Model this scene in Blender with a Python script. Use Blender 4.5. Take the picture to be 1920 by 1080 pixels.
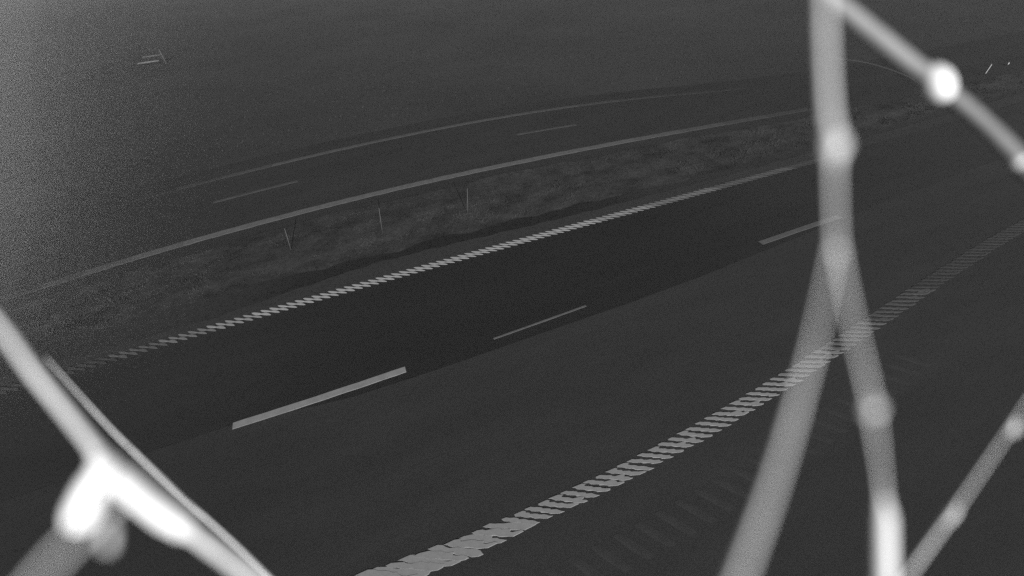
import bpy, bmesh, math, random
from mathutils import Vector, Matrix
import numpy as np

for o in list(bpy.data.objects):
    bpy.data.objects.remove(o, do_unlink=True)
sc = bpy.context.scene
col = sc.collection
rng = random.Random(527)

# ------------------------------------------------------------------ camera
CAM_Z = 7.10920
cam_data = bpy.data.cameras.new("camera")
cam = bpy.data.objects.new("camera", cam_data)
col.objects.link(cam)
right = Vector((0.3712429, 0.92608851, -0.06737049))
up = Vector((-0.58937567, 0.2910862, 0.75359481))
fwd = Vector((-0.71750612, 0.24006019, -0.65387772))
m = Matrix((right, up, -fwd)).transposed().to_4x4()
m.translation = Vector((0, 0, CAM_Z))
cam.matrix_world = m
cam_data.sensor_width = 36
cam_data.lens = 15.0
cam_data.clip_start = 0.004
cam_data.clip_end = 3000
cam_data.dof.use_dof = True
cam_data.dof.focus_distance = 13.0
cam_data.dof.aperture_fstop = 15.0 / 11.0
sc.camera = cam

# ------------------------------------------------------------------ light
SUN_ELEV = math.radians(20.0)
SUN_AZ = math.radians(-2.0)          # measured from +X towards +Y
world = bpy.data.worlds.new("World")
sc.world = world
world.use_nodes = True
nt = world.node_tree
bg = nt.nodes["Background"]
sky = nt.nodes.new("ShaderNodeTexSky")
sky.sky_type = 'NISHITA'
sky.sun_disc = False
sky.sun_elevation = SUN_ELEV
sky.sun_rotation = math.pi / 2 - SUN_AZ
bw = nt.nodes.new("ShaderNodeRGBToBW")     # an infrared camera sees no hue
nt.links.new(sky.outputs[0], bw.inputs[0])
nt.links.new(bw.outputs[0], bg.inputs[0])
bg.inputs[1].default_value = .012

ir_sun_data = bpy.data.lights.new("ir_sun", 'SUN')  # stands in for the infrared lamp beside the camera
ir_sun_data.energy = 3.1
ir_sun_data.angle = math.radians(0.5)
ir_sun_data.color = (1, 1, 1)
ir_sun = bpy.data.objects.new("ir_sun", ir_sun_data)
col.objects.link(ir_sun)
ir_sun.location = (40, -6, 20)
to_ir_sun = Vector((math.cos(SUN_ELEV) * math.cos(SUN_AZ), math.cos(SUN_ELEV) * math.sin(SUN_AZ), math.sin(SUN_ELEV)))
ir_sun.rotation_euler = to_ir_sun.to_track_quat('Z', 'Y').to_euler()

sc.view_settings.view_transform = 'Standard'
sc.view_settings.look = 'None'
sc.view_settings.exposure = 1.0
sc.view_settings.gamma = 1.0
sc.view_settings.use_curve_mapping = False
sc.cycles.use_denoising = False
sc.cycles.max_bounces = 4

# ------------------------------------------------------------------ helpers
def tag(o, label=None, cat=None, group=None, kind=None):
    for k, v in (("label", label), ("category", cat), ("group", group), ("kind", kind)):
        if v:
            o[k] = v
    return o

def mesh_obj(name, verts, faces, mat, parent=None, smooth=False):
    me = bpy.data.meshes.new(name)
    me.from_pydata(verts, [], faces)
    me.update()
    if mat:
        me.materials.append(mat)
    if smooth:
        for p in me.polygons:
            p.use_smooth = True
    o = bpy.data.objects.new(name, me)
    col.objects.link(o)
    if parent:
        o.parent = parent
    return o

def empty(name, loc=(0, 0, 0)):
    o = bpy.data.objects.new(name, None)
    o.empty_display_size = 0.2
    o.location = loc
    col.objects.link(o)
    return o

def noise(nt, scale, detail=4, rough=0.55, mapping=None, coord="Object"):
    tc = nt.nodes.new("ShaderNodeTexCoord")
    mp = nt.nodes.new("ShaderNodeMapping")
    if mapping:
        mp.inputs["Scale"].default_value = mapping
    n = nt.nodes.new("ShaderNodeTexNoise")
    n.inputs["Scale"].default_value = scale
    n.inputs["Detail"].default_value = detail
    n.inputs["Roughness"].default_value = rough
    nt.links.new(tc.outputs[coord], mp.inputs[0])
    nt.links.new(mp.outputs[0], n.inputs["Vector"])
    return n.outputs["Fac"]

def ramp(nt, fac, lo, hi, a, b):
    mr = nt.nodes.new("ShaderNodeMapRange")
    mr.inputs["From Min"].default_value = lo
    mr.inputs["From Max"].default_value = hi
    mr.inputs["To Min"].default_value = a
    mr.inputs["To Max"].default_value = b
    nt.links.new(fac, mr.inputs["Value"])
    return mr.outputs[0]

def mul(nt, a, b, op='MULTIPLY'):
    n = nt.nodes.new("ShaderNodeMath")
    n.operation = op
    for i, x in enumerate((a, b)):
        if isinstance(x, (int, float)):
            n.inputs[i].default_value = x
        else:
            nt.links.new(x, n.inputs[i])
    return n.outputs[0]

def ground_mat(name, base, layers, bump=0.0, bump_scale=60, rough=0.9, along=None):
    """grey Principled surface; layers = (scale, stretch, lo, hi) multiply the base grey"""
    mt = bpy.data.materials.new(name)
    mt.use_nodes = True
    nt = mt.node_tree
    p = nt.nodes["Principled BSDF"]
    p.inputs["Roughness"].default_value = rough
    p.inputs["Specular IOR Level"].default_value = 0.15
    v = None
    for (s, st, lo, hi) in layers:
        f = ramp(nt, noise(nt, s, 5, 0.6, st), 0.3, 0.7, lo, hi)
        v = f if v is None else mul(nt, v, f)
    if along:      # uneven illumination put into the grey along the road: (y, factor) stops
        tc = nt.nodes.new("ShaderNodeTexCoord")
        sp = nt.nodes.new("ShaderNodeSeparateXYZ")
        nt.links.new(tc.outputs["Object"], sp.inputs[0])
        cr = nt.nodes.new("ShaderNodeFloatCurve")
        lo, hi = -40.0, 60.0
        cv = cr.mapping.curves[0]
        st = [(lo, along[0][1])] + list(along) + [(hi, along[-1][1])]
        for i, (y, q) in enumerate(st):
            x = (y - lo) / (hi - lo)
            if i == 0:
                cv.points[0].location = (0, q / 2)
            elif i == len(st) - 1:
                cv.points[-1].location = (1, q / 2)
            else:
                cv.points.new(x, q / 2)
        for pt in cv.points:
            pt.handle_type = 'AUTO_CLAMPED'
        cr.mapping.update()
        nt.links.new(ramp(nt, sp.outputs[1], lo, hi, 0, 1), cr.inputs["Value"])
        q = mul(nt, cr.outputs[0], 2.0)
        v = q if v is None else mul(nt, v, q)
    v = mul(nt, v, base) if v is not None else base
    if isinstance(v, (int, float)):
        p.inputs["Base Color"].default_value = (v, v, v, 1)
    else:
        nt.links.new(v, p.inputs["Base Color"])
    if bump:
        b = nt.nodes.new("ShaderNodeBump")
        b.inputs["Strength"].default_value = bump
        b.inputs["Distance"].default_value = 0.01
        nt.links.new(noise(nt, bump_scale, 6, 0.65), b.inputs["Height"])
        nt.links.new(b.outputs[0], p.inputs["Normal"])
    return mt

AS = (1, 0.25, 1)     # streaks that run along the lanes
M = {}
WT = (1.3, .02, 1)     # wheel tracks
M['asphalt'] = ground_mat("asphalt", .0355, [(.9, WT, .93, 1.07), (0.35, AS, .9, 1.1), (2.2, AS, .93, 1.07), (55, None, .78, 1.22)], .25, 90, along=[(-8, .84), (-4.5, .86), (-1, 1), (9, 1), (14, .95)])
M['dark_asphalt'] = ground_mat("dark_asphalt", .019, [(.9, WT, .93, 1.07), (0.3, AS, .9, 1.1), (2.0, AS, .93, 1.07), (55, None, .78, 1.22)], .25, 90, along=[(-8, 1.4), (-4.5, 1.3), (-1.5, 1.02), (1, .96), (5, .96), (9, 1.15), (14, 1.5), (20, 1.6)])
M['far_asphalt'] = ground_mat("far_asphalt", .028, [(0.15, AS, .82, 1.18), (1.2, AS, .93, 1.07), (40, None, .85, 1.15)], .2, 70)
M['shoulder'] = ground_mat("shoulder_gravel", .037, [(0.5, AS, .9, 1.1), (6, None, .85, 1.15), (60, None, .75, 1.25)], .4, 70)
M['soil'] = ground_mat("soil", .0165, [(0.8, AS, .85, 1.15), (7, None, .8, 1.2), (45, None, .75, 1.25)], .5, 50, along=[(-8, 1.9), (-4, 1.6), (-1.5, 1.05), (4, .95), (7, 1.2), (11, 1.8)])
M['turf'] = ground_mat("turf_soil", .037, [(0.4, AS, .8, 1.2), (1.5, (1, .55, 1), .5, 1.5), (5, None, .75, 1.25), (22, None, .8, 1.2)], .6, 30)
M['field'] = ground_mat("field", .035, [(0.03, None, .85, 1.15), (0.12, None, .85, 1.15), (2.5, None, .9, 1.1)], .4, 8)
M['groove'] = ground_mat("milled_asphalt", .044, [(3, None, .9, 1.1), (60, None, .75, 1.25)], .3, 90)

def paint(name, base, wear_dim, scale=9):
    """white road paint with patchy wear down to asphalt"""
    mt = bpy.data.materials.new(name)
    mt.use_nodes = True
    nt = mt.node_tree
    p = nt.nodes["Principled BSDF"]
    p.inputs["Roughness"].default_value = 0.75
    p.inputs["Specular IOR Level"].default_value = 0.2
    f = ramp(nt, noise(nt, scale, 6, 0.7), 0.5 - 0.2, 0.5 + 0.2, 1 - wear_dim, 1 + wear_dim * .6)
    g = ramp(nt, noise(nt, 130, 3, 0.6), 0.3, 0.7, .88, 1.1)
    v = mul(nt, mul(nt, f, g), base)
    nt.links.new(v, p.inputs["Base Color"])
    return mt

M['near_paint'] = [paint("near_edge_paint_%d" % i, b, .16) for i, b in enumerate((.28, .21, .135, .085, .052))]  # darker grades carry the light falloff along the line
M['median_paint'] = [paint("median_edge_paint_%d" % i, b, .15) for i, b in enumerate((.38, .29, .18, .105, .06))]  # grades dim towards both ends, light falloff put into the paint
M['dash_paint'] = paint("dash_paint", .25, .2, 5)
M['dash_paint_far'] = paint("dimmed_dash_paint", .10, .2, 5)  # darker base imitates weaker light farther off
M['narrow_paint'] = paint("narrow_paint", .11, .25, 6)
M['far_paint'] = paint("far_edge_paint", .12, .25, 4)  # far paints darkened for light lost with distance and haze
M['far_paint_end'] = paint("far_edge_paint_dimmed", .12 * .72, .3, 3)
M['verge_paint'] = paint("dimmed_verge_paint", .078, .3, 3)
M['far_dash_paint'] = paint("dimmed_far_dash_paint", .066, .3, 3)  # also darkened for light lost with distance

def silk(name, base):
    mt = bpy.data.materials.new(name)
    mt.use_nodes = True
    nt = mt.node_tree
    p = nt.nodes["Principled BSDF"]
    p.inputs["Roughness"].default_value = 0.6
    p.inputs["Specular IOR Level"].default_value = 0.3
    nt.links.new(mul(nt, ramp(nt, noise(nt, 160, 3), .3, .7, .9, 1.08), base), p.inputs["Base Color"])
    return mt

M['silk'] = silk("silk", .8)
M['dull_silk'] = silk("dull_silk", .5)
M["dusty_silk"] = silk("dusty_silk", .26)
M["dim_silk"] = silk("dim_silk", .22)
M["grey_silk"] = silk("grey_silk", .032)
M['wet_glare_silk'] = silk("wet_glare_silk", .92)  # white for droplets and knots; also strong light put into strand stretches
M['steel'] = ground_mat("galvanised_steel", .16, [(20, None, .8, 1.2)], 0, rough=.6)
M['reflector'] = ground_mat("pale_reflector", .4, [(30, None, .95, 1.05)], 0, rough=.4)

# ------------------------------------------------------------------ road plan
# Every line of the road is X = f(Y): measured inside the stretch in view, then easing out parallel to the road.
def plan(coef, y0, y1, tau=5.0):
    c = np.array(coef)
    d = np.polyder(c)
    x0, s0, x1, s1 = np.polyval(c, y0), np.polyval(d, y0), np.polyval(c, y1), np.polyval(d, y1)
    def f(y):
        if y > y1:
            return float(x1 + s1 * tau * (1 - math.exp(-(y - y1) / tau)))
        if y < y0:
            return float(x0 - s0 * tau * (1 - math.exp(-(y0 - y) / tau)))
        return float(np.polyval(c, y))
    return f

def table(pts):
    ys = [p[0] for p in pts]
    xs = [p[1] for p in pts]
    return lambda y: float(np.interp(y, ys, xs))

near_edge = plan([6.05689e-04, -1.829447e-02, 4.442186e-02, -2.60293], -1.6, 14.5)
lane_line = plan([2.408092e-04, -3.83013911e-03, -3.60638e-03, -6.33457], -3.9, 11.4)
median_edge = plan([-7.65567e-05, 1.710522e-03, 1.0496427e-02, -9.647028], -7.5, 15)
far_edge = plan([-1.4724288e-04, 7.7376723e-03, -2.1398337e-03, -14.7194847], -9.0, 17, 8.0)
far_lane = plan([8.83034414e-03, -1.36883282e-02, -17.3783278], -5.6, 9.4)
verge_edge = plan([1.34735982e-04, 8.81826126e-03, -3.35758347e-02, -19.6694632], -9.3, 15.8, 9.0)
joint = table([(-300, -6.5), (-6, -6.46), (-3.6, -6.43), (-2.4, -6.2), (-1.5, -6.09), (0, -6.04), (5, -6.035), (7, -6.08), (10, -6.25), (14, -6.5), (18, -6.62), (400, -6.7)])
shoulder_edge = table([(-300, -10.35), (-6, -10.1), (-4.6, -10.05), (-3, -10.25), (-1.2, -10.44), (-.5, -10.5), (1.75, -10.4), (4.2, -10.21), (6.7, -10.09), (10, -9.99), (16, -9.85), (400, -9.85)])
soil_edge = table([(-300, -11.0), (-4.7, -10.95), (-2.4, -11.02), (-.9, -10.86), (.2, -10.83), (1.4, -10.9), (2.7, -10.76), (4, -10.73), (6.5, -10.61), (10, -10.35), (18, -10.2), (400, -10.2)])
_sh, _so = shoulder_edge, soil_edge
shoulder_edge = lambda y: _sh(y) + .02 * math.sin(y * 5.1) + .02 * math.sin(y * 8.7 + 2)
soil_edge = lambda y: _so(y) + .06 * math.sin(y * 2.7 + 1) + .045 * math.sin(y * 5.9)
far_shoulder = lambda y: far_edge(y) + .75 + .08 * math.sin(y * .9) + .05 * math.sin(y * 2.3 + 1)
verge_shoulder = lambda y: verge_edge(y) - 1.3

YS = sorted(set([round(-16 + .25 * i, 2) for i in range(241)] + [-300, -150, -80, -45, -28, -20, 50, 62, 80, 110, 160, 240, 400]))

def strip(name, fa, fb, z, mat, nx=1):
    """sheet between two road lines, skirt down to the ground on both sides"""
    v, f = [], []
    for y in YS:
        a, b = fa(y), fb(y)
        for i in range(nx + 1):
            t = i / nx
            v.append((a + (b - a) * t, y, z))
    n = nx + 1
    for j in range(len(YS) - 1):
        for i in range(nx):
            f.append((j * n + i + 1, j * n + i, (j + 1) * n + i, (j + 1) * n + i + 1)[::-1] if fa(0) < fb(0) else (j * n + i, j * n + i + 1, (j + 1) * n + i + 1, (j + 1) * n + i)[::-1])
    o = mesh_obj(name, v, f, mat)
    o["kind"] = "structure"
    return o

Z = 0.024
# terrain to the horizon, with a gentle swell away from the roads
gv, gf = [], []
gx = [-1500, -900, -500, -300, -200, -140, -100, -80, -66, -55, -47, -40, -35, -31, -28, -25, -22.5, 0, 3, 8, 14, 25, 60, 150, 500, 1500]
gy = [-1500, -700, -350, -200, -120, -80, -55, -38, -25, -14, -4, 6, 16, 27, 40, 55, 75, 100, 140, 200, 350, 700, 1500]
for y in gy:
    for x in gx:
        h = 0.0
        if x < -25:
            h = min(1, (-25 - x) / 60) * (.25 + .35 * math.sin(x * .05 + y * .04) + .2 * math.sin(y * .11))
        gv.append((x, y, h))
nx = len(gx)
for j in range(len(gy) - 1):
    for i in range(nx - 1):
        gf.append((j * nx + i, j * nx + i + 1, (j + 1) * nx + i + 1, (j + 1) * nx + i))
ground = mesh_obj("ground", gv, gf, M['field'], smooth=True)
ground["kind"] = "structure"

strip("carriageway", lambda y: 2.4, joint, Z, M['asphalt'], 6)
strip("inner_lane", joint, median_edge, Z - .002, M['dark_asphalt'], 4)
strip("median_shoulder", median_edge, shoulder_edge, Z - .004, M['shoulder'], 2)
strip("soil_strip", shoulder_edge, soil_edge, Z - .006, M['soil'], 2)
strip("median_ground", soil_edge, far_shoulder, Z - .008, M['turf'], 6)
strip("far_carriageway", far_shoulder, verge_shoulder, Z - .002, M['far_asphalt'], 6)

# thin night mist over everything
v = [(x, y, z) for z in (-1.5, 8.2) for y in (-1700, 1700) for x in (-1700, 1700)]
haze_mat = bpy.data.materials.new("mist")
haze_mat.use_nodes = True
hn = haze_mat.node_tree
hn.nodes.remove(hn.nodes["Principled BSDF"])
pv = hn.nodes.new("ShaderNodeVolumePrincipled")
pv.inputs["Color"].default_value = (.85, .85, .85, 1)
pv.inputs["Density"].default_value = .0012
hn.links.new(pv.outputs[0], hn.nodes["Material Output"].inputs["Volume"])
haze = mesh_obj("haze", v, [(0, 2, 3, 1), (4, 5, 7, 6), (0, 1, 5, 4), (1, 3, 7, 5), (3, 2, 6, 7), (2, 0, 4, 6)], haze_mat)
haze["kind"] = "stuff"

# ------------------------------------------------------------------ road markings
def slab(name, outline, h, mat, parent=None, top_in=.006):
    """low moulded slab: outline in XY (counter-clockwise), bevelled top"""
    n = len(outline)
    cx = sum(p[0] for p in outline) / n
    cy = sum(p[1] for p in outline) / n
    v = [(x, y, 0) for x, y in outline]
    for x, y in outline:
        l = math.hypot(x - cx, y - cy) or 1
        k = max(0, 1 - top_in / l)
        v.append((cx + (x - cx) * k, cy + (y - cy) * k, h))
    f = [tuple(range(n, 2 * n))]
    for i in range(n):
        j = (i + 1) % n
        f.append((i, j, n + j, n + i))
    return mesh_obj(name, v, f, mat, parent)

def near_bar(seed, filled, hx=.131):
    """one cross bar of the near edge line: slanted, cut off along both sides of the line, with the lumpy
    edges of dripped thermoplastic and runs that reach the next bar"""
    r = random.Random(seed)
    N, slope = 12, 1.81
    half = .070 if not filled else .080
    run_l, run_r, run_m = (r.random() < .42), (r.random() < .42), (r.random() < .2)
    if filled:
        run_l, run_r, run_m = (r.random() < .6), (r.random() < .6), True
    ph, ph2, fr = r.uniform(0, 6.3), r.uniform(0, 6.3), r.uniform(10.5, 13)
    mid = r.uniform(-.35, .35)
    top, bot = [], []
    for i in range(N):
        s = -1 + 2 * i / (N - 1)
        env = 1 - .45 * abs(s) ** 7
        x = hx * s + r.uniform(-.003, .003)
        t = half * env + .016 * math.sin(fr * s + ph) + r.uniform(-.006, .006)
        if run_l and s < -.68: t += .075 * min(1, (-.60 - s) * 5)
        if run_r and s > .68: t += .075 * min(1, (s - .60) * 5)
        if run_m and abs(s - mid) < (.5 if filled else .2): t += .07
        u = half * env + .016 * math.sin(fr * s + ph2) + r.uniform(-.006, .006)
        top.append((x, x * slope + t))
        bot.append((x, x * slope - u))
    return bot + top[::-1]

line_a = empty("edge_line", (near_edge(0), 0, Z))
tag(line_a, "broad pale edge line of lumpy cross bars nearest the camera, crossing the lower right", "road marking")
line_a_inv = line_a.matrix_basis.copy()
bars = [[], [], [], []]
for s in range(14):
    bars[0].append(near_bar(s, False))
    bars[1].append(near_bar(50 + s, True))
    bars[2].append(near_bar(100 + s, True, .160))
    bars[3].append(near_bar(150 + s, True, .192))
cache = {}
y, k = -4.2, 0
while y < 24:
    merged = y < .15 or (y < 1.4 and rng.random() < .3)
    if y < .6: merged = 2
    if y < -.35: merged = 3
    s = rng.randrange(14)
    wear_dim = 0  # paint grade: light falloff put into the colour towards the far end
    if y > 6.4: wear_dim = 1
    if y > 7.8: wear_dim = 2
    if y > 9.3: wear_dim = 3
    if y > 11.2: wear_dim = 4
    key = (merged, s, wear_dim, k % 2)
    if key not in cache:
        o = slab("bar", bars[merged][s], .0035 + .0016 * (k % 2) + .0001 * s, M['near_paint'][wear_dim])
        col.objects.unlink(o)
        cache[key] = o
        o0 = o
    o = cache[key].copy()
    col.objects.link(o)
    o.parent = line_a
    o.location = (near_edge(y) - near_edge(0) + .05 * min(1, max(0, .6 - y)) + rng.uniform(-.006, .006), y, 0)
    o.rotation_euler.z = rng.uniform(-.04, .04)
    pitch = .213
    y += pitch + rng.uniform(-.012, .012)
    k += 1
for o in cache.values():
    bpy.data.objects.remove(o, do_unlink=True)

def median_bar(seed):
    """two joined lozenges, pinched at the middle"""
    r = random.Random(seed)
    ax, ay = .152, .236
    L = math.hypot(ax, ay)
    ux, uy = ax / L, ay / L
    px, py = -uy, ux
    top, bot = [], []
    N = 13
    w = .036 + r.uniform(-.003, .003)
    for i in range(N):
        t = -1 + 2 * i / (N - 1)
        e = max(0, math.sin(math.pi * min(1, abs(t * .93 + .07 * (1 if t > 0 else -1))))) ** .6 if abs(t) < 1 else 0
        e = max(e, .5 * (1 - abs(t)))
        q = L * t
        b = .012 * math.sin(math.pi * t)
        top.append((ux * q + px * (w * e + b), uy * q + py * (w * e + b)))
        bot.append((ux * q - px * (w * e - b), uy * q - py * (w * e - b)))
    return bot + top[::-1][1:-1]

line_c = empty("edge_line", (median_edge(0), 0, Z))
tag(line_c, "rope-like pale edge line of paired lozenge dots beside the grass median", "road marking")
cache = {}
y, k = -9.5, 0
while y < 16.0:
    wear_dim = 0  # paint grade: light falloff put into the colour at both ends
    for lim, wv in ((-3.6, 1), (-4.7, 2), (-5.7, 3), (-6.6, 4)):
        if y < lim: wear_dim = wv
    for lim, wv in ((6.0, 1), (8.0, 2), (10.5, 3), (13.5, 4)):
        if y > lim: wear_dim = wv
    key = (k % 5, wear_dim)
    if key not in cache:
        o = slab("bar", median_bar(key[0] + 11), .004 + .0003 * key[0], M['median_paint'][wear_dim], None, .004)
        col.objects.unlink(o)
        cache[key] = o
    o = cache[key].copy()
    col.objects.link(o)
    o.parent = line_c
    o.location = (median_edge(y) - median_edge(0) + rng.uniform(-.003, .003), y, 0)
    y += .2085 + rng.uniform(-.004, .004)
    k += 1
for o in cache.values():
    bpy.data.objects.remove(o, do_unlink=True)

def ribbon(name, f, y0, y1, w, mat, step=.25, parent=None, wob=.01, taper=0, h=.004, origin=None):
    """thin raised paint line along the road plan"""
    n = max(2, int((y1 - y0) / step) + 1)
    r = random.Random(int(abs(y0 * 10)) + 3)
    v, fc = [], []
    ox, oy = origin or (0, 0)
    for i in range(n):
        y = y0 + (y1 - y0) * i / (n - 1)
        x = f(y)
        a, b = w / 2 + r.uniform(-wob, wob), w / 2 + r.uniform(-wob, wob)
        z0 = Z - .004 if origin is None else -.004
        v += [(x + a - ox, y - oy, z0), (x + a - .004 - ox, y - oy, z0 + .004 + h), (x - b + .004 - ox, y - oy, z0 + .004 + h), (x - b - ox, y - oy, z0)]
    for i in range(n - 1):
        q = i * 4
        for s in range(3):
            fc.append((q + s, q + s + 4, q + s + 5, q + s + 1))
    fc.append((0, 1, 2, 3))
    q = (n - 1) * 4
    fc.append((q + 3, q + 2, q + 1, q))
    return mesh_obj(name, v, fc, mat, parent)

line_d = empty("edge_line", (far_edge(0), 0, Z))
og = (far_edge(0), 0)
tag(line_d, "long solid grey edge line between the grass median and the far carriageway", "road marking")
def dimmed_line(f, stops, w, base, wear_dim, parent, og):
    """one line in butted stretches of paint, each dimmed to imitate light falling off: stops = (y, paint grey as a share of base)"""
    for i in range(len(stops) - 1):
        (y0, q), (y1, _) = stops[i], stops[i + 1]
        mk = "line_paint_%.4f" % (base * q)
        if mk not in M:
            M[mk] = paint(mk, base * q, wear_dim, 4)
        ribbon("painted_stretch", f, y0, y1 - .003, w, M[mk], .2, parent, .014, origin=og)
dimmed_line(far_edge, [(-10.6, .36), (-9.6, .5), (-8.6, .66), (-7.4, .82), (-6, 1), (8, .92), (10.5, .78), (12.5, .64), (14.5, .5), (16.5, .4), (18.6, 0)], .31, .12, .25, line_d, og)
line_f = empty("edge_line", (verge_edge(0), 0, Z))
tag(line_f, "faint thin edge line along the outer side of the far carriageway, topmost long line", "road marking")
dimmed_line(verge_edge, [(-8.4, .42), (-7, .58), (-5.4, .78), (-3.5, 1), (8, .9), (10.5, .74), (12.5, .6), (14.5, .48), (16.5, .4), (18.5, 0)], .25, .078, .3, line_f, (verge_edge(0), 0))

def dash(name, f, y0, y1, w, mat, label, group):
    o = ribbon(name, f, y0, y1, w, mat, .2, wob=.004)
    tag(o, label, "road marking", group)
    return o
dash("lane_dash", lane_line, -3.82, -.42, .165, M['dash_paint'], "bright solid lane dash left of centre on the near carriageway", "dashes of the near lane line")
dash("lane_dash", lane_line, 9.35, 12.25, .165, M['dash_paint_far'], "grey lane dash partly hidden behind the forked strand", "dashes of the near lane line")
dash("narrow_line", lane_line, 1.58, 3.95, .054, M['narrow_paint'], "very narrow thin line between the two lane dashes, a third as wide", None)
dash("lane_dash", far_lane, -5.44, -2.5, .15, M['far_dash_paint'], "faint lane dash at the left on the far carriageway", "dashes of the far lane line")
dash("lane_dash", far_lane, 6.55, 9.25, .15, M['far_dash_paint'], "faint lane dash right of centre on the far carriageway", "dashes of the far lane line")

# milled grooves on the shoulder beside the near edge line
rumble = empty("rumble_strip", (-1.65, 0, Z))
tag(rumble, "row of shallow milled grooves on the dark shoulder below the near edge line", "rumble strip")
def groove_mesh():
    v, f = [], []
    nu, nv = 7, 5
    for j in range(nv):
        for i in range(nu):
            a, b = -1 + 2 * i / (nu - 1), -1 + 2 * j / (nv - 1)
            dx = a * .235
            dy = b * .085 * (1 - .25 * a * a) + a * .15
            rim = max(abs(a) ** 3, abs(b) ** 2)
            v.append((dx, dy, .0012 + .0045 * (1 - (1 - min(1, rim)) ** 1) if rim < .98 else .0))
    for j in range(nv - 1):
        for i in range(nu - 1):
            f.append((j * nu + i, j * nu + i + 1, (j + 1) * nu + i + 1, (j + 1) * nu + i))
    return v, f
gvv, gff = groove_mesh()
g0 = None
for k in range(26):
    y = -.6 + k * .38
    if g0 is None:
        g = g0 = mesh_obj("groove", gvv, gff, M['groove'], rumble, True)
    else:
        g = g0.copy()
        col.objects.link(g)
        g.parent = rumble
    g.location = (near_edge(y) + .98 + 1.65 - .0 * k, y, 0.001)

# ------------------------------------------------------------------ grass
def grass(name, n, fx, yr, hmin, hmax, w, mat, seed, dens=None):
    r = np.random.default_rng(seed)
    y = r.uniform(yr[0], yr[1], n)
    t = r.uniform(0, 1, n)
    a = np.array([fx[0](v) for v in y])
    b = np.array([fx[1](v) for v in y])
    x = a + (b - a) * t
    clump = np.sin(x * 2.3 + np.sin(y * 1.1) * 2) * np.sin(y * 1.7 + np.sin(x * 1.9) * 1.6) + .5 * np.sin(x * 6.1 + y * 4.3)
    edge = np.minimum(1, np.minimum(t, 1 - t) * 6 + .12)
    if dens is not None:
        edge = edge * dens(t)
    keep = r.uniform(0, 1, n) < np.clip(.42 + .42 * clump, .06, 1) * edge
    x, y, clump = x[keep], y[keep], clump[keep]
    n = len(x)
    h = r.uniform(hmin, hmax, n) * (1 + .5 * np.clip(clump, -.6, 1))
    ang = r.uniform(0, 2 * np.pi, n)
    lean = r.uniform(.1, 1.0, n) * h
    la = r.uniform(0, 2 * np.pi, n)
    ww = w * r.uniform(.6, 1.4, n)
    V = np.empty((n, 3, 3))
    z0 = Z - .02
    V[:, 0] = np.stack([x - np.cos(ang) * ww, y - np.sin(ang) * ww, np.full(n, z0)], 1)
    V[:, 1] = np.stack([x + np.cos(ang) * ww, y + np.sin(ang) * ww, np.full(n, z0)], 1)
    V[:, 2] = np.stack([x + np.cos(la) * lean, y + np.sin(la) * lean, z0 + h], 1)
    me = bpy.data.meshes.new(name)
    me.vertices.add(3 * n)
    me.vertices.foreach_set("co", V.reshape(-1))
    me.loops.add(3 * n)
    me.loops.foreach_set("vertex_index", np.arange(3 * n, dtype=np.int32))
    me.polygons.add(n)
    me.polygons.foreach_set("loop_start", np.arange(0, 3 * n, 3, dtype=np.int32))
    me.polygons.foreach_set("loop_total", np.full(n, 3, dtype=np.int32))
    me.update()
    me.validate()
    me.materials.append(mat)
    o = bpy.data.objects.new(name, me)
    col.objects.link(o)
    o["kind"] = "stuff"
    return o

M['blade'] = ground_mat("dry_grass", .04, [(0.4, AS, .8, 1.2), (1.5, (1, .55, 1), .5, 1.5)], 0)
M['verge_blade'] = ground_mat("verge_grass", .04, [(.1, None, .85, 1.15), (2, None, .8, 1.2)], 0)
g = grass("median_grass", 80000, (soil_edge, far_shoulder), (-14, 34), .015, .055, .013, M['blade'], 3, lambda t: np.clip(1.25 - .95 * t, .12, 1))
tag(g, "patchy low grass and weeds on the median strip", "grass")
g = grass("verge_grass", 50000, (lambda y: verge_shoulder(y) - .1, lambda y: verge_shoulder(y) - 16), (-45, 55), .02, .06, .02, M['verge_blade'], 4)
tag(g, "dim grass verge beyond the far carriageway", "grass")

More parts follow.
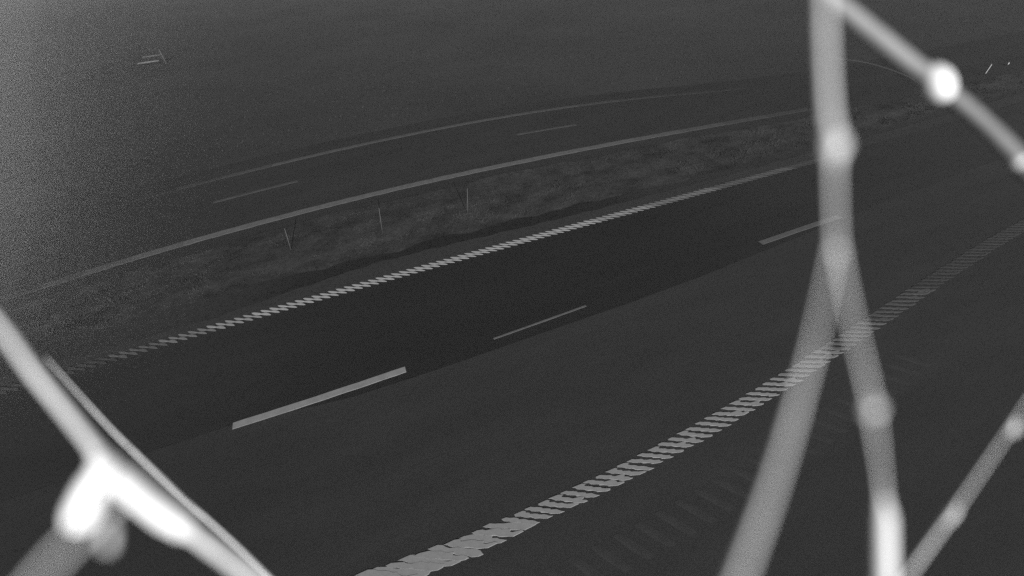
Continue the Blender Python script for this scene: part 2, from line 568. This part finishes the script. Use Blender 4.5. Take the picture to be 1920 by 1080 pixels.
# ------------------------------------------------------------------ posts
def tube(name, pts, mat, parent=None, seg=10, caps=True, origin=None):
    """tube with a radius per point through (x, y, z, r), smoothed by Catmull-Rom"""
    P = [Vector(p[:3]) for p in pts]
    R = [p[3] for p in pts]
    ps, rs = [], []
    sub = 6 if len(P) > 2 else 1
    for i in range(len(P) - 1):
        a, b = P[i], P[i + 1]
        p0 = P[i - 1] if i else a * 2 - b
        p3 = P[i + 2] if i + 2 < len(P) else b * 2 - a
        for s in range(sub):
            t = s / sub
            q = .5 * ((2 * a) + (b - p0) * t + (2 * p0 - 5 * a + 4 * b - p3) * t * t + (3 * a - p0 - 3 * b + p3) * t ** 3)
            ps.append(q)
            rs.append(R[i] + (R[i + 1] - R[i]) * (t * t * (3 - 2 * t)))
    ps.append(P[-1])
    rs.append(R[-1])
    o0 = Vector(origin) if origin is not None else Vector((0, 0, 0))
    d = (ps[1] - ps[0]).normalized()
    nrm = d.orthogonal().normalized()
    v, f = [], []
    for i, p in enumerate(ps):
        d = (ps[min(i + 1, len(ps) - 1)] - ps[max(i - 1, 0)]).normalized()
        nrm = (nrm - d * nrm.dot(d)).normalized()
        bn = d.cross(nrm)
        for k in range(seg):
            a = 2 * math.pi * k / seg
            w = p - o0 + (nrm * math.cos(a) + bn * math.sin(a)) * rs[i]
            v.append(tuple(w))
    for i in range(len(ps) - 1):
        for k in range(seg):
            k2 = (k + 1) % seg
            f.append((i * seg + k, i * seg + k2, (i + 1) * seg + k2, (i + 1) * seg + k))
    if caps:
        f.append(tuple(range(seg))[::-1])
        f.append(tuple(range((len(ps) - 1) * seg, len(ps) * seg)))
    return mesh_obj(name, v, f, mat, parent, True)

def box(name, x0, x1, y0, y1, z0, z1, mat, parent=None):
    v = [(x, y, z) for z in (z0, z1) for y in (y0, y1) for x in (x0, x1)]
    f = [(0, 2, 3, 1), (4, 5, 7, 6), (0, 1, 5, 4), (1, 3, 7, 5), (3, 2, 6, 7), (2, 0, 4, 6)]
    o = mesh_obj(name, v, f, mat, parent)
    b = o.modifiers.new("bevel", 'BEVEL')
    b.width = min(x1 - x0, y1 - y0, z1 - z0) * .15
    return o

def post(x, y, h, label, reflector, rtop=.010):
    t = empty("marker_post", (x, y, 0))
    tag(t, label, "post", "thin posts along the median")
    t.rotation_euler.x = -.14
    tube("pole", [(0, 0, 0, rtop), (0, 0, h, rtop * .9)], M['post'], t, 8)
    tube("cap", [(0, 0, h, rtop * 1.15), (0, 0, h + .03, rtop * .8)], M['post'], t, 8)
    if reflector:
        box("reflector", .021, .05, -.022, .022, h - .42, h - .03, M['reflector'], t)
    return t
M['post'] = ground_mat("grey_post", .085, [(20, None, .8, 1.2)], 0, rough=.7)
post(-12.38, -2.75, .72, "dim thin post in the median, leftmost of the three in the grass", False)
post(-11.97, -.05, .86, "dim thin post in the median, middle of the three in the grass", False)
post(-11.83, 2.67, .86, "dim thin post in the median, rightmost of the three in the grass", False)
post(-12.13, 28.4, .50, "short post with a bright upright reflector at the upper right", True)
t = empty("marker_post", (-12.46, 30.71, 0))
tag(t, "tiny far post with a speck of a reflector, top right corner", "post", "thin posts along the median")
tube("pole", [(0, 0, 0, .02), (0, 0, .16, .02)], M['post'], t, 8)
box("reflector", .012, .04, -.04, .04, .06, .14, M['reflector'], t)

# short rail with two bars beyond the far verge, upper left
rail = empty("rail_end", (-46.9, -12.6, 0))
tag(rail, "end of a low two-bar rail with a post beyond the far verge, upper left", "rail")
M['rail_steel'] = ground_mat('rail_steel', .062, [(5, None, .8, 1.2)], 0, rough=.7)
M['steel_bright'] = ground_mat('pale_rail', .10, [(5, None, .8, 1.2)], 0, rough=.7)
tube("post", [(0, 0, -.3, .05), (0, 0, .95, .05)], M['rail_steel'], rail, 8)
tube("bar", [(.1, -1.9, .24, .06), (.1, -.35, .24, .06)], M['steel_bright'], rail, 8)
tube("bar", [(.1, -1.35, .62, .055), (.1, 0, .62, .055)], M['rail_steel'], rail, 8)


# ------------------------------------------------------------------ strands close to the lens
STRANDS = {
    'upper': [
        (-0.34836, 0.25469, 7.38158, 0.001233),
        (-0.16907, 0.17384, 7.15504, 0.001233),
        (-0.12126, 0.15228, 7.09463, 0.001233),
        (-0.10833, 0.14645, 7.07829, 0.001328),
        (-0.10154, 0.14346, 7.06975, 0.001328),
        (-0.09221, 0.13978, 7.05816, 0.001422),
        (-0.08798, 0.13861, 7.05308, 0.001707),
        (-0.08332, 0.13705, 7.0474, 0.001612),
        (-0.07884, 0.13502, 7.04175, 0.000853),
        (-0.07186, 0.13194, 7.03295, 0.000759),
        (-0.06787, 0.13016, 7.02792, 0.000853),
    ],
    'left_leg': [
        (-0.06787, 0.13016, 7.02792, 0.000853),
        (-0.06052, 0.12152, 7.02347, 0.000642),
        (-0.05061, 0.11004, 7.01472, 0.000621),
        (-0.0422, 0.10029, 7.00494, 0.000873),
        (-0.03233, 0.08721, 6.99507, 0.0011),
        (-0.02355, 0.07422, 6.98868, 0.001132),
        (-0.01313, 0.05742, 6.98072, 0.001222),
        (-0.01057, 0.05326, 6.97863, 0.001205),
        (0.02798, -0.00938, 6.94716, 0.001205),
        (0.17254, -0.24428, 6.82915, 0.001205),
    ],
    'right_leg': [
        (-0.06787, 0.13016, 7.02792, 0.000759),
        (-0.05916, 0.12844, 7.01773, 0.000664),
        (-0.048, 0.12699, 7.00495, 0.000569),
        (-0.03671, 0.12584, 6.99214, 0.000664),
        (-0.02849, 0.1263, 6.97973, 0.000627),
        (-0.02173, 0.13602, 6.95595, 0.000582),
        (-0.01696, 0.14221, 6.9391, 0.000898),
    ],
    'right_glare': [  # strong light on the strand put into a thicker, whiter stretch
        (-0.01754, 0.14249, 6.93984, 0.000826),
        (-0.01487, 0.14419, 6.93251, 0.001897),
        (-0.01148, 0.14565, 6.92409, 0.003014),
        (0.00063, 0.14271, 6.90426, 0.0033),
        (0.00797, 0.13885, 6.89479, 0.0033),
        (0.05462, 0.11432, 6.83461, 0.0033),
        (0.22956, 0.02233, 6.60893, 0.0033),
    ],
    'corner': [
        (-0.45026, 0.00067, 7.28906, 0.003972),
        (-0.28448, 0.19487, 7.13157, 0.003972),
        (-0.24027, 0.24666, 7.08957, 0.003972),
        (-0.20248, 0.29093, 7.05367, 0.004243),
        (-0.18097, 0.32182, 7.03011, 0.004368),
        (-0.16457, 0.33597, 7.0173, 0.004206),
    ],
    'low_right': [
        (0.0969, -0.20044, 6.79591, 0.0011),
        (0.02748, 0.08712, 6.84579, 0.0011),
        (0.00897, 0.1638, 6.85909, 0.0011),
        (0.00065, 0.19827, 6.86507, 0.001158),
        (-0.0046, 0.21948, 6.87007, 0.001189),
        (-0.00701, 0.22656, 6.87531, 0.000818),
        (-0.01372, 0.25121, 6.8827, 0.000688),
        (-0.02039, 0.26964, 6.89679, 0.000519),
        (-0.02879, 0.29194, 6.91419, 0.000519),
        (-0.05156, 0.3524, 6.96137, 0.000519),
        (-0.13695, 0.57913, 7.1383, 0.000519),
    ],
    'left': [
        (-0.46914, -0.31083, 7.24853, 0.001196),
        (-0.26259, -0.19443, 7.06471, 0.001196),
        (-0.20751, -0.16339, 7.01569, 0.001196),
        (-0.18959, -0.15329, 6.99974, 0.001315),
        (-0.17722, -0.14915, 6.98188, 0.001528),
        (-0.1702, -0.1466, 6.96904, 0.001875),
        (-0.15824, -0.14037, 6.95821, 0.002),
        (-0.15132, -0.13686, 6.9519, 0.0025),
    ],
    'left_glare': [  # overexposed stretch, its brightness put into thicker, whiter silk
        (-0.15303, -0.13799, 6.95337, 0.00196),
        (-0.14795, -0.13555, 6.94869, 0.0049),
        (-0.13802, -0.12807, 6.94054, 0.005635),
        (-0.12674, -0.11879, 6.93156, 0.005635),
        (-0.11947, -0.11247, 6.92591, 0.00441),
    ],
    'left_low': [
        (-0.12041, -0.11324, 6.92666, 0.004165),
        (-0.11584, -0.10931, 6.92309, 0.00245),
        (-0.10495, -0.09983, 6.91462, 0.002205),
        (-0.08855, -0.08564, 6.90183, 0.002205),
        (-0.07739, -0.07629, 6.89302, 0.002082),
        (-0.02493, -0.03233, 6.8516, 0.002082),
        (0.17179, 0.13252, 6.69628, 0.002082),
    ],
    'left_side': [  # added strand that sets off the dark fringe of the bright one
        (-0.45308, -0.36106, 6.8009, 0.000412),
        (-0.42926, -0.34719, 6.77986, 0.000688),
        (-0.39351, -0.3258, 6.74848, 0.0011),
        (-0.36888, -0.30989, 6.72729, 0.001375),
        (-0.32242, -0.27731, 6.68828, 0.001512),
        (-0.2762, -0.24339, 6.65002, 0.001512),
        (-0.23356, -0.21258, 6.61454, 0.001512),
        (-0.18629, -0.17796, 6.57537, 0.001375),
        (-0.13263, -0.13866, 6.53091, 0.001375),
        (0.06859, 0.00871, 6.36419, 0.001375),
    ],
    'left_blob': [
        (-0.15577, -0.1435, 6.9389, 0.005),
        (-0.1519, -0.15169, 6.93163, 0.0065),
        (-0.14774, -0.15793, 6.92478, 0.00725),
        (-0.14515, -0.16104, 6.9208, 0.00625),
        (-0.14384, -0.16274, 6.91873, 0.00375),
    ],
    'dim': [
        (-0.07604, -0.06827, 7.01804, 0.000306),
        (-0.07152, -0.07535, 7.01684, 0.000468),
        (-0.06846, -0.08319, 7.01359, 0.000573),
        (-0.06516, -0.08941, 7.01055, 0.000561),
        (-0.063, -0.09745, 7.00523, 0.000561),
        (-0.04551, -0.16255, 6.96215, 0.000561),
        (0.02008, -0.40668, 6.8006, 0.000561),
    ],
    'dim_short': [
        (-0.10675, -0.10372, 6.97797, 0.000344),
        (-0.10057, -0.10351, 6.97764, 0.000667),
        (-0.09475, -0.10331, 6.97733, 0.001132),
        (-0.09274, -0.10485, 6.97456, 0.001456),
        (-0.09185, -0.10547, 6.97335, 0.000809),
    ],
    'gossamer': [
        (-2.11225, 2.94082, 6.30099, 0.00275),
        (-2.00469, 3.15465, 6.26146, 0.00275),
        (-1.94381, 3.25807, 6.23263, 0.00275),
        (-1.88985, 3.3382, 6.20283, 0.00275),
        (-1.83311, 3.41314, 6.16809, 0.00275),
        (-1.79445, 3.45507, 6.14107, 0.00275),
    ],
    'drop_upper': [
        (-0.08524, 0.13817, 7.04955, 0.003083),
        (-0.08416, 0.13764, 7.04817, 0.003083),
    ],
    'drop_fork': [
        (-0.06499, 0.12909, 7.02399, 0.0015),
        (-0.06499, 0.12909, 7.02399, 0.0015),
    ],
    'drop_right': [
        (-0.03217, 0.12592, 6.98526, 0.002519),
        (-0.03217, 0.12592, 6.98526, 0.002519),
    ],
    'drop_corner': [
        (-0.16614, 0.33603, 7.01905, 0.007603),
        (-0.16038, 0.33785, 7.0134, 0.007603),
    ],
    'drop_edge': [
        (-0.11725, 0.36967, 6.97775, 0.004206),
        (-0.11687, 0.36948, 6.97726, 0.004206),
    ],
    'drop_low': [
        (-0.0063, 0.22623, 6.87092, 0.002012),
        (-0.00375, 0.21842, 6.86526, 0.001744),
    ],
    'drop_low_edge': [
        (-0.02159, 0.27261, 6.89652, 0.001925),
        (-0.01875, 0.26999, 6.89245, 0.001925),
    ],
    'glow0': [  # threads added near the lens to imitate flare
        (-0.02773, -0.01305, 7.1108, 0.000108),
        (-0.02467, -0.01511, 7.10669, 9.8e-05),
        (-0.02206, -0.01622, 7.10342, 9.2e-05),
        (-0.01994, -0.01854, 7.10024, 7.9e-05),
    ],
    'glow1': [
        (-0.02729, -0.01196, 7.11072, 6.5e-05),
        (-0.02423, -0.01402, 7.10661, 5.9e-05),
        (-0.02163, -0.01513, 7.10334, 6.2e-05),
        (-0.0195, -0.01744, 7.10017, 5.3e-05),
    ],
    'glow2': [
        (-0.02685, -0.01087, 7.11064, 4.9e-05),
        (-0.02379, -0.01293, 7.10653, 4.4e-05),
        (-0.02119, -0.01404, 7.10327, 4.6e-05),
        (-0.01907, -0.01635, 7.10009, 4e-05),
    ],
    'glow3': [
        (-0.02642, -0.00978, 7.11057, 3.2e-05),
        (-0.02336, -0.01184, 7.10645, 2.9e-05),
        (-0.02075, -0.01295, 7.10319, 3.1e-05),
        (-0.01863, -0.01526, 7.10001, 2.7e-05),
    ],
    'glow4': [
        (-0.02598, -0.00869, 7.11049, 2.2e-05),
        (-0.02292, -0.01074, 7.10637, 2e-05),
        (-0.02031, -0.01186, 7.10311, 2.1e-05),
        (-0.01819, -0.01417, 7.09993, 1.8e-05),
    ],
    'glow5': [
        (-0.02554, -0.0076, 7.11041, 1.4e-05),
        (-0.02248, -0.00965, 7.10629, 1.3e-05),
        (-0.01988, -0.01076, 7.10303, 1.3e-05),
        (-0.01775, -0.01308, 7.09985, 1.1e-05),
    ],
    'glow6': [
        (-0.0251, -0.00651, 7.11033, 1e-05),
        (-0.02204, -0.00856, 7.10622, 9e-06),
        (-0.01944, -0.00967, 7.10295, 9e-06),
        (-0.01731, -0.01199, 7.09977, 8e-06),
    ],
    'corner_low': [
        (-0.16457, 0.33597, 7.0173, 0.004206),
        (-0.15136, 0.34668, 7.00674, 0.003559),
        (-0.13697, 0.35752, 6.99493, 0.003559),
        (-0.12248, 0.36687, 6.98246, 0.004044),
        (-0.10941, 0.37441, 6.97089, 0.004368),
        (-0.08032, 0.39056, 6.9449, 0.004368),
        (-0.0252, 0.42116, 6.89565, 0.004368),
        (0.1815, 0.53591, 6.71096, 0.004368),
    ],
}


def strand_thing(name, label, cat, parts, mats, group=None):
    """parts: [(part name, STRANDS key)]"""
    org = STRANDS[parts[0][1]][0][:3]
    t = empty(name, org)
    t.empty_display_size = .01
    tag(t, label, cat, group)
    for (pn, key), mk in zip(parts, mats):
        tube(pn, STRANDS[key], M[mk], t, 12, origin=org)
    return t

strand_thing("silk_strand", "thick blurred pale strand hanging at the right and forking into two legs", "silk strand",
             [("strand", "upper"), ("strand", "left_leg"), ("strand", "right_leg"), ("clump", "right_glare")], ["silk", "silk", "silk", "wet_glare_silk"], "blurred silk strands before the lens")  # clump: strong light put into a thicker, whiter stretch of the strand
strand_thing("silk_strand", "blurred pale strand slanting down through the upper right corner", "silk strand", [("strand", "corner"), ("strand", "corner_low")], ["dusty_silk", "dim_silk"], "blurred silk strands before the lens")
strand_thing("silk_strand", "slim blurred grey strand slanting up in the lower right corner", "silk strand", [("strand", "low_right")], ["silk"], "blurred silk strands before the lens")
strand_thing("silk_strand", "glaring white strand slanting down across the lower left corner", "silk strand",
             [("strand", "left"), ("clump", "left_glare"), ("strand", "left_low"), ("clump", "left_blob")], ["silk", "wet_glare_silk", "silk", "wet_glare_silk"], "blurred silk strands before the lens")
strand_thing("silk_strand", "thin bright strand added along the right side of the glaring white one to set off a dark fringe", "silk strand", [("strand", "left_side")], ["silk"], "blurred silk strands before the lens")
strand_thing("silk_strand", "dim wide blurred strand under the white glare stretch in the lower left corner", "silk strand", [("strand", "dim"), ("loose_end", "dim_short")], ["silk", "silk"], "blurred silk strands before the lens")
strand_thing("silk_strand", "added threads almost touching the lens, standing in for soft flare at the upper left edge", "silk strand", [("strand", "glow%d" % i) for i in range(7)], ["silk"] * 7, "blurred silk strands before the lens")
strand_thing("gossamer_thread", "hair-thin grey thread curving between the two strands at the upper right", "thread", [("strand", "gossamer")], ["grey_silk"])

def drop(key, label):
    a, b = STRANDS[key]
    A, B = Vector(a[:3]), Vector(b[:3])
    c = (A + B) / 2
    bm = bmesh.new()
    bmesh.ops.create_uvsphere(bm, u_segments=20, v_segments=14, radius=a[3])
    ax = (B - A)
    L = ax.length
    if L > 1e-4:
        q = ax.to_track_quat('Z', 'Y').to_matrix().to_4x4()
        bmesh.ops.scale(bm, vec=(1, 1, 1 + L / 2 / a[3]), verts=bm.verts)
        bmesh.ops.transform(bm, matrix=q, verts=bm.verts)
    # drops sag a little
    for v in bm.verts:
        v.co.z -= .06 * (a[3] - abs(v.co.z)) if v.co.z < 0 else 0
    me = bpy.data.meshes.new("droplet")
    bm.to_mesh(me)
    bm.free()
    me.materials.append(M['wet_glare_silk'])
    for p in me.polygons:
        p.use_smooth = True
    o = bpy.data.objects.new("droplet", me)
    o.location = c
    col.objects.link(o)
    tag(o, label, "droplet", "bright droplets on the strands")
drop('drop_upper', "bright round droplet high on the forked strand")
drop('drop_fork', "pale round droplet just above the fork of the strand")
drop('drop_right', "pale round droplet halfway down the right leg of the forked strand")
drop('drop_corner', "glaring white oval droplet on the strand in the upper right corner")
drop('drop_edge', "dim droplet at the right edge of the picture on the corner strand")
drop('drop_low', "soft pale droplet on the slim strand in the lower right corner")
drop('drop_low_edge', "small grey oval droplet at the right edge on the slim lower strand")
